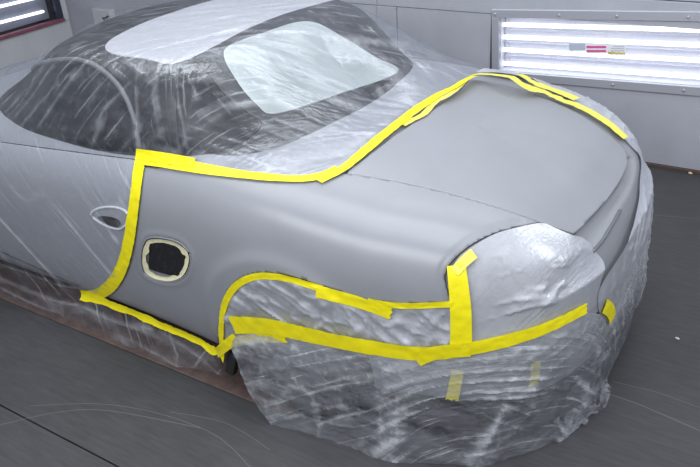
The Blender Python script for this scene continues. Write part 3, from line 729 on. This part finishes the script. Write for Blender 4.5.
# ------------------------------------------------------------------ the booth lamp let into the wall
lamp = tag(empty('wall_lamp', (float(lx0+lx1)/2, WB, 0)), 'wide glazed wall lamp with four glowing tubes in the back wall', 'lamp')
LC = lamp.location.x
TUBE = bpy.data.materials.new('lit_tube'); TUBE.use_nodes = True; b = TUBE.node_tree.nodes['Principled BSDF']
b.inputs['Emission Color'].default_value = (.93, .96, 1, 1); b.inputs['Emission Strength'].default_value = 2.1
REFL = mat('white_reflector', (.60, .60, .66), .5); STEEL = mat('lamp_frame', (.42, .43, .48), .35, .3)
def glass_mat():
    m = bpy.data.materials.new('lamp_glass'); m.use_nodes = True; N = m.node_tree.nodes; L = m.node_tree.links; N.clear()
    o = N.new('ShaderNodeOutputMaterial'); t = N.new('ShaderNodeBsdfTransparent'); t.inputs[0].default_value = (.95, .96, .98, 1); g_ = N.new('ShaderNodeBsdfGlossy'); g_.inputs['Roughness'].default_value = .03
    x = N.new('ShaderNodeMixShader'); x.inputs[0].default_value = .06; L.new(t.outputs[0], x.inputs[1]); L.new(g_.outputs[0], x.inputs[2]); L.new(x.outputs[0], o.inputs[0]); return m
GL = glass_mat()
c00, c01 = wp(499.5, 17.5), wp(499.5, 71)      # left end: top, bottom
c10, c11 = wp(700, 21.5), wp(700, 86.5)        # right end: top, bottom
def at_l(u, v, y=0):
    q = (c00*(1-v)+c01*v)*(1-u)+(c10*(1-v)+c11*v)*u; return np.array([q[0]-LC, y, q[2]])
U1 = (lx1+.035-c00[0])/(c10[0]-c00[0])
def lbox(name, u0, u1, v0, v1, y0, y1, m, parent=lamp):
    c = [at_l(u0, v0, y0), at_l(u1, v0, y0), at_l(u1, v1, y0), at_l(u0, v1, y0), at_l(u0, v0, y1), at_l(u1, v0, y1), at_l(u1, v1, y1), at_l(u0, v1, y1)]
    return mesh(name, *hexa(c), m, parent, False)
lbox('reflector', 0, U1, 0, 1, -.11, -.10, REFL); 
for nm, a in (('side_wall', (-.01, 0, -.05, 1.05)), ('side_wall', (U1, U1+.01, -.05, 1.05)), ('top_wall', (0, U1, -.03, 0)), ('bottom_wall', (0, U1, 1, 1.03))): lbox(nm, *a, -.11, .0, REFL)
fwid = .042
for nm, a in (('frame_bar', (-fwid, U1+fwid, -.15, -.0)), ('frame_bar', (-fwid, U1+fwid, 1.0, 1.15)), ('frame_bar', (-fwid, 0, .0, 1)), ('frame_bar', (U1, U1+fwid, .0, 1))):
    fb = lbox(nm, *a, -.02, .012, STEEL); bb = fb.modifiers.new('bevel', 'BEVEL'); bb.width = .003
for v in (.17, .40, .64, .90):
    tube('lamp_or_reflection_tube', [at_l(.002, v, -.06), at_l(U1-.01, v, -.06)], .013, TUBE, lamp, 10)
for v in (.285, .52, .77):
    lbox('reflector_ridge', .01, U1-.01, v-.02, v+.02, -.10, -.07, REFL)
lbox('end_strip', .012, .022, .0, 1, -.10, -.085, REFL)
lbox('glass_pane', 0, U1, 0, 1, -.006, -.003, GL)
for u, v in ((-.02, -.07), (.33, -.07), (.62, -.07), (.95, -.07), (-.02, 1.07), (.60, 1.07), (.93, 1.07)):
    p = at_l(u, v, .012); tube('bolt', [p, p+np.array([0, .008, 0])], .007, STEEL, lamp, 8)
# the three small stickers on the glass
def sticker(px0, py0, px1, py1, m, name, y=.0005): 
    a, b = wallpick(px0, py0, WB), wallpick(px1, py0, WB); c, d = wallpick(px1, py1, WB), wallpick(px0, py1, WB)
    return [np.array([q[0]-LC, y-.0025, q[2]]) for q in (a, b, c, d)]
def flatpart(name, quad, m, parent=lamp): return thick(mesh(name, quad, [[3, 2, 1, 0]], m, parent, False), .0006)
BLUEG = mat('grey_blue_print', (.42, .46, .56), .5); MAG = mat('magenta_print', (.62, .09, .28), .5); WHITE = mat('white_label', (.72, .73, .76), .5); YPR = mat('yellow_print', (.55, .40, .02), .5); GPR = mat('grey_print', (.45, .47, .55), .5)
sk = flatpart('sticker', sticker(569, 43.5, 585, 50.5, BLUEG, ''), BLUEG); flatpart('print_line', sticker(571, 50.5, 572.5, 52.5, BLUEG, ''), BLUEG)
st = flatpart('sticker', sticker(586, 44, 606.5, 53.5, WHITE, '', .0), WHITE)
flatpart('red_stripe', sticker(586.5, 46, 606, 48.2, MAG, '', .001), MAG); flatpart('red_stripe', sticker(586.5, 50, 606, 52.2, MAG, '', .001), MAG)
st = flatpart('sticker', sticker(608, 45, 625.5, 55, WHITE, '', .0), WHITE)
for k in range(3): flatpart('print_line', sticker(611+2*(k == 0), 46+2.2*k, 624, 46.9+2.2*k, GPR, '', .001), GPR)
fc = bpy.data.curves.new('caution_lettering', 'FONT'); fc.body = 'CAUTION'; fc.align_x = 'CENTER'; fc.align_y = 'CENTER'; fc.size = .0225; fc.extrude = .0004; fc.offset = .0009
tmp = bpy.data.objects.new('tmp', fc); COL.objects.link(tmp); bpy.context.view_layer.update()
me = bpy.data.meshes.new_from_object(tmp.evaluated_get(bpy.context.evaluated_depsgraph_get())); bpy.data.objects.remove(tmp)
me.materials.clear(); me.materials.append(YPR); lt = bpy.data.objects.new('caution_lettering', me); COL.objects.link(lt); lt.parent = lamp
p = wallpick(616.5, 53.2, WB); lt.location = (p[0]-LC, .0025, p[2]); lt.rotation_euler = (R(90), R(180), R(180)); 
# ------------------------------------------------------------------ small switch box on the back wall, left
def wl(px, py, x=WL): 
    o, d = ray_px(px, py); t = (x-o[0])/d[0]; return np.array(o+d*t)
a, b_ = wp(96, 10), wp(118, 26)
sb = tag(empty('switch_box', ((a[0]+b_[0])/2, WB, (a[2]+b_[2])/2)), 'small pale switch box with a black hook, low on the back wall', 'switch box')
hw = abs(a[0]-b_[0])/2; hh = .085
box('housing', (-hw, .0, -hh), (hw, .05, hh), WALL2, sb, .006)
box('cover', (-hw*.95, .05, -hh*.95), (hw*.2, .056, hh*.95), WALL2, sb, .002)
tube('hook', [(-hw*.45, .056, -.05), (-hw*.45, .075, -.045), (-hw*.5, .08, .0), (-hw*.35, .08, .02), (-hw*.7, .08, .025), (-hw*.85, .07, .04)], .008, BLACK, sb)
# ------------------------------------------------------------------ left end wall with window, gap and post
we = structure(empty('wall_left', (WL, 0, 0)))
def lb(name, y0, y1, z0, z1, x0, x1, m, bev=.004): return box(name, (min(x0, x1)-WL, min(y0, y1), min(z0, z1)), (max(x0, x1)-WL, max(y0, y1), max(z0, z1)), m, we, bev)
yS = float(wl(62, 18)[1]); zS = float(wl(62, 18)[2])
yG = float(wl(70, 16)[1])
lb('backing', -1.94, 5.5, 0, 2.9, WL+.15, WL+.2, DARKG)
lb('door_leaf', yG+.014, yG+1.5, .03, zS-.03, WL, WL+.04, WALL2)
lb('door_frame', yG+.012, yS-.01, zS-.03, 2.2, WL-.005, WL+.04, WALL2)
lb('sill', yS-.012, yG+1.5, zS-.028, zS, WL-.025, WL+.03, REDS)
lb('panel', yG+1.51, 5.5, .03, 2.9, WL, WL+.04, WALL2); lb('corner_post', -1.94, yG-.004, 0, 2.9, WL-.004, WL+.04, WALL2); lb('panel', yG+.012, yG+1.5, 1.3, 2.9, WL, WL+.04, WALL2)
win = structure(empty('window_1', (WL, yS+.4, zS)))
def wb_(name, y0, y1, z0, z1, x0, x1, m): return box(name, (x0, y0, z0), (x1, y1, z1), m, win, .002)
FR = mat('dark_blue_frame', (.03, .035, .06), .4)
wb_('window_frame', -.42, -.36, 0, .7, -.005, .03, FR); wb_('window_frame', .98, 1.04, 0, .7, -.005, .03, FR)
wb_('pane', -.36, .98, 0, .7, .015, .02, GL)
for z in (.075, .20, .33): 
    c = tube('lamp_or_reflection_tube', [(.10, -.30, z), (.10, .9, z+.02)], .012, TUBE, win, 8)  # added glowing tubes, standing in for booth lamps mirrored in the pane
wb_('backing', -.36, .98, -.0, .7, .12, .13, mat('window_backing', (.22, .23, .28), .6))
# things under the hem: black foam wedge behind the sill, foil bag at the rear
q0 = pick([(224, 352)], [bvhR])[0]
blk = box('mud_flap', (-.022, -.03, -.10), (.022, .0, .0), BLACK, car, .006); blk.location = (.30-1.2, .85, .17); blk.rotation_euler = (R(8), R(-14), 0)

# ------------------------------------------------------------------ a torn tail of film and a black foam pad on the floor behind the rear corner
def tail(px, w_, h, seed, m, name, label):
    p = np.array([floorpick(*q) for q in px]); c = catmull(p, 14); t = np.gradient(c, axis=0); t /= np.linalg.norm(t, axis=1)[:, None]; s = np.stack([-t[:, 1], t[:, 0], 0*t[:, 0]], -1)
    k = len(c); nc = 12; V = []
    for j in range(nc):
        u = j/(nc-1)-.5; a = np.arange(k)
        V.append(c+s*(u*w_*(1+.3*vnoise(a*.2, a*0+.4, seed)))[:, None]+np.stack([0*a, 0*a, .004+h*(1-(2*u)**2)*(.5+.5*vnoise(a*.35, a*0+j*.5, seed))+h*.4*ridge(a*.3, a*0+j*.4, seed+1)], -1))
    V = np.array(V).reshape(-1, 3); c0 = V.mean(0)*[1, 1, 0]
    o = mesh(name, V-c0, [[j*k+i, j*k+i+1, (j+1)*k+i+1, (j+1)*k+i] for j in range(nc-1) for i in range(k-1)], m); o.location = c0
    return tag(o, label, 'plastic film' if 'film' in name else 'foam')
tail([(601, 386), (597, 402), (584, 414), (572, 424), (556, 430)], .07, .05, 3, F_LOW, 'film_offcut', 'crumpled torn end of clear film trailing on the floor behind the rear corner')
pp = floorpick(566, 424); fo = box('foam_pad', (-.03, -.02, 0), (.03, .02, .03), BLACK, None, .008); fo.location = pp; fo.rotation_euler = (0, 0, .5)
tag(fo, 'small black foam pad at the hem of the hazy film, under the torn film end', 'foam pad')
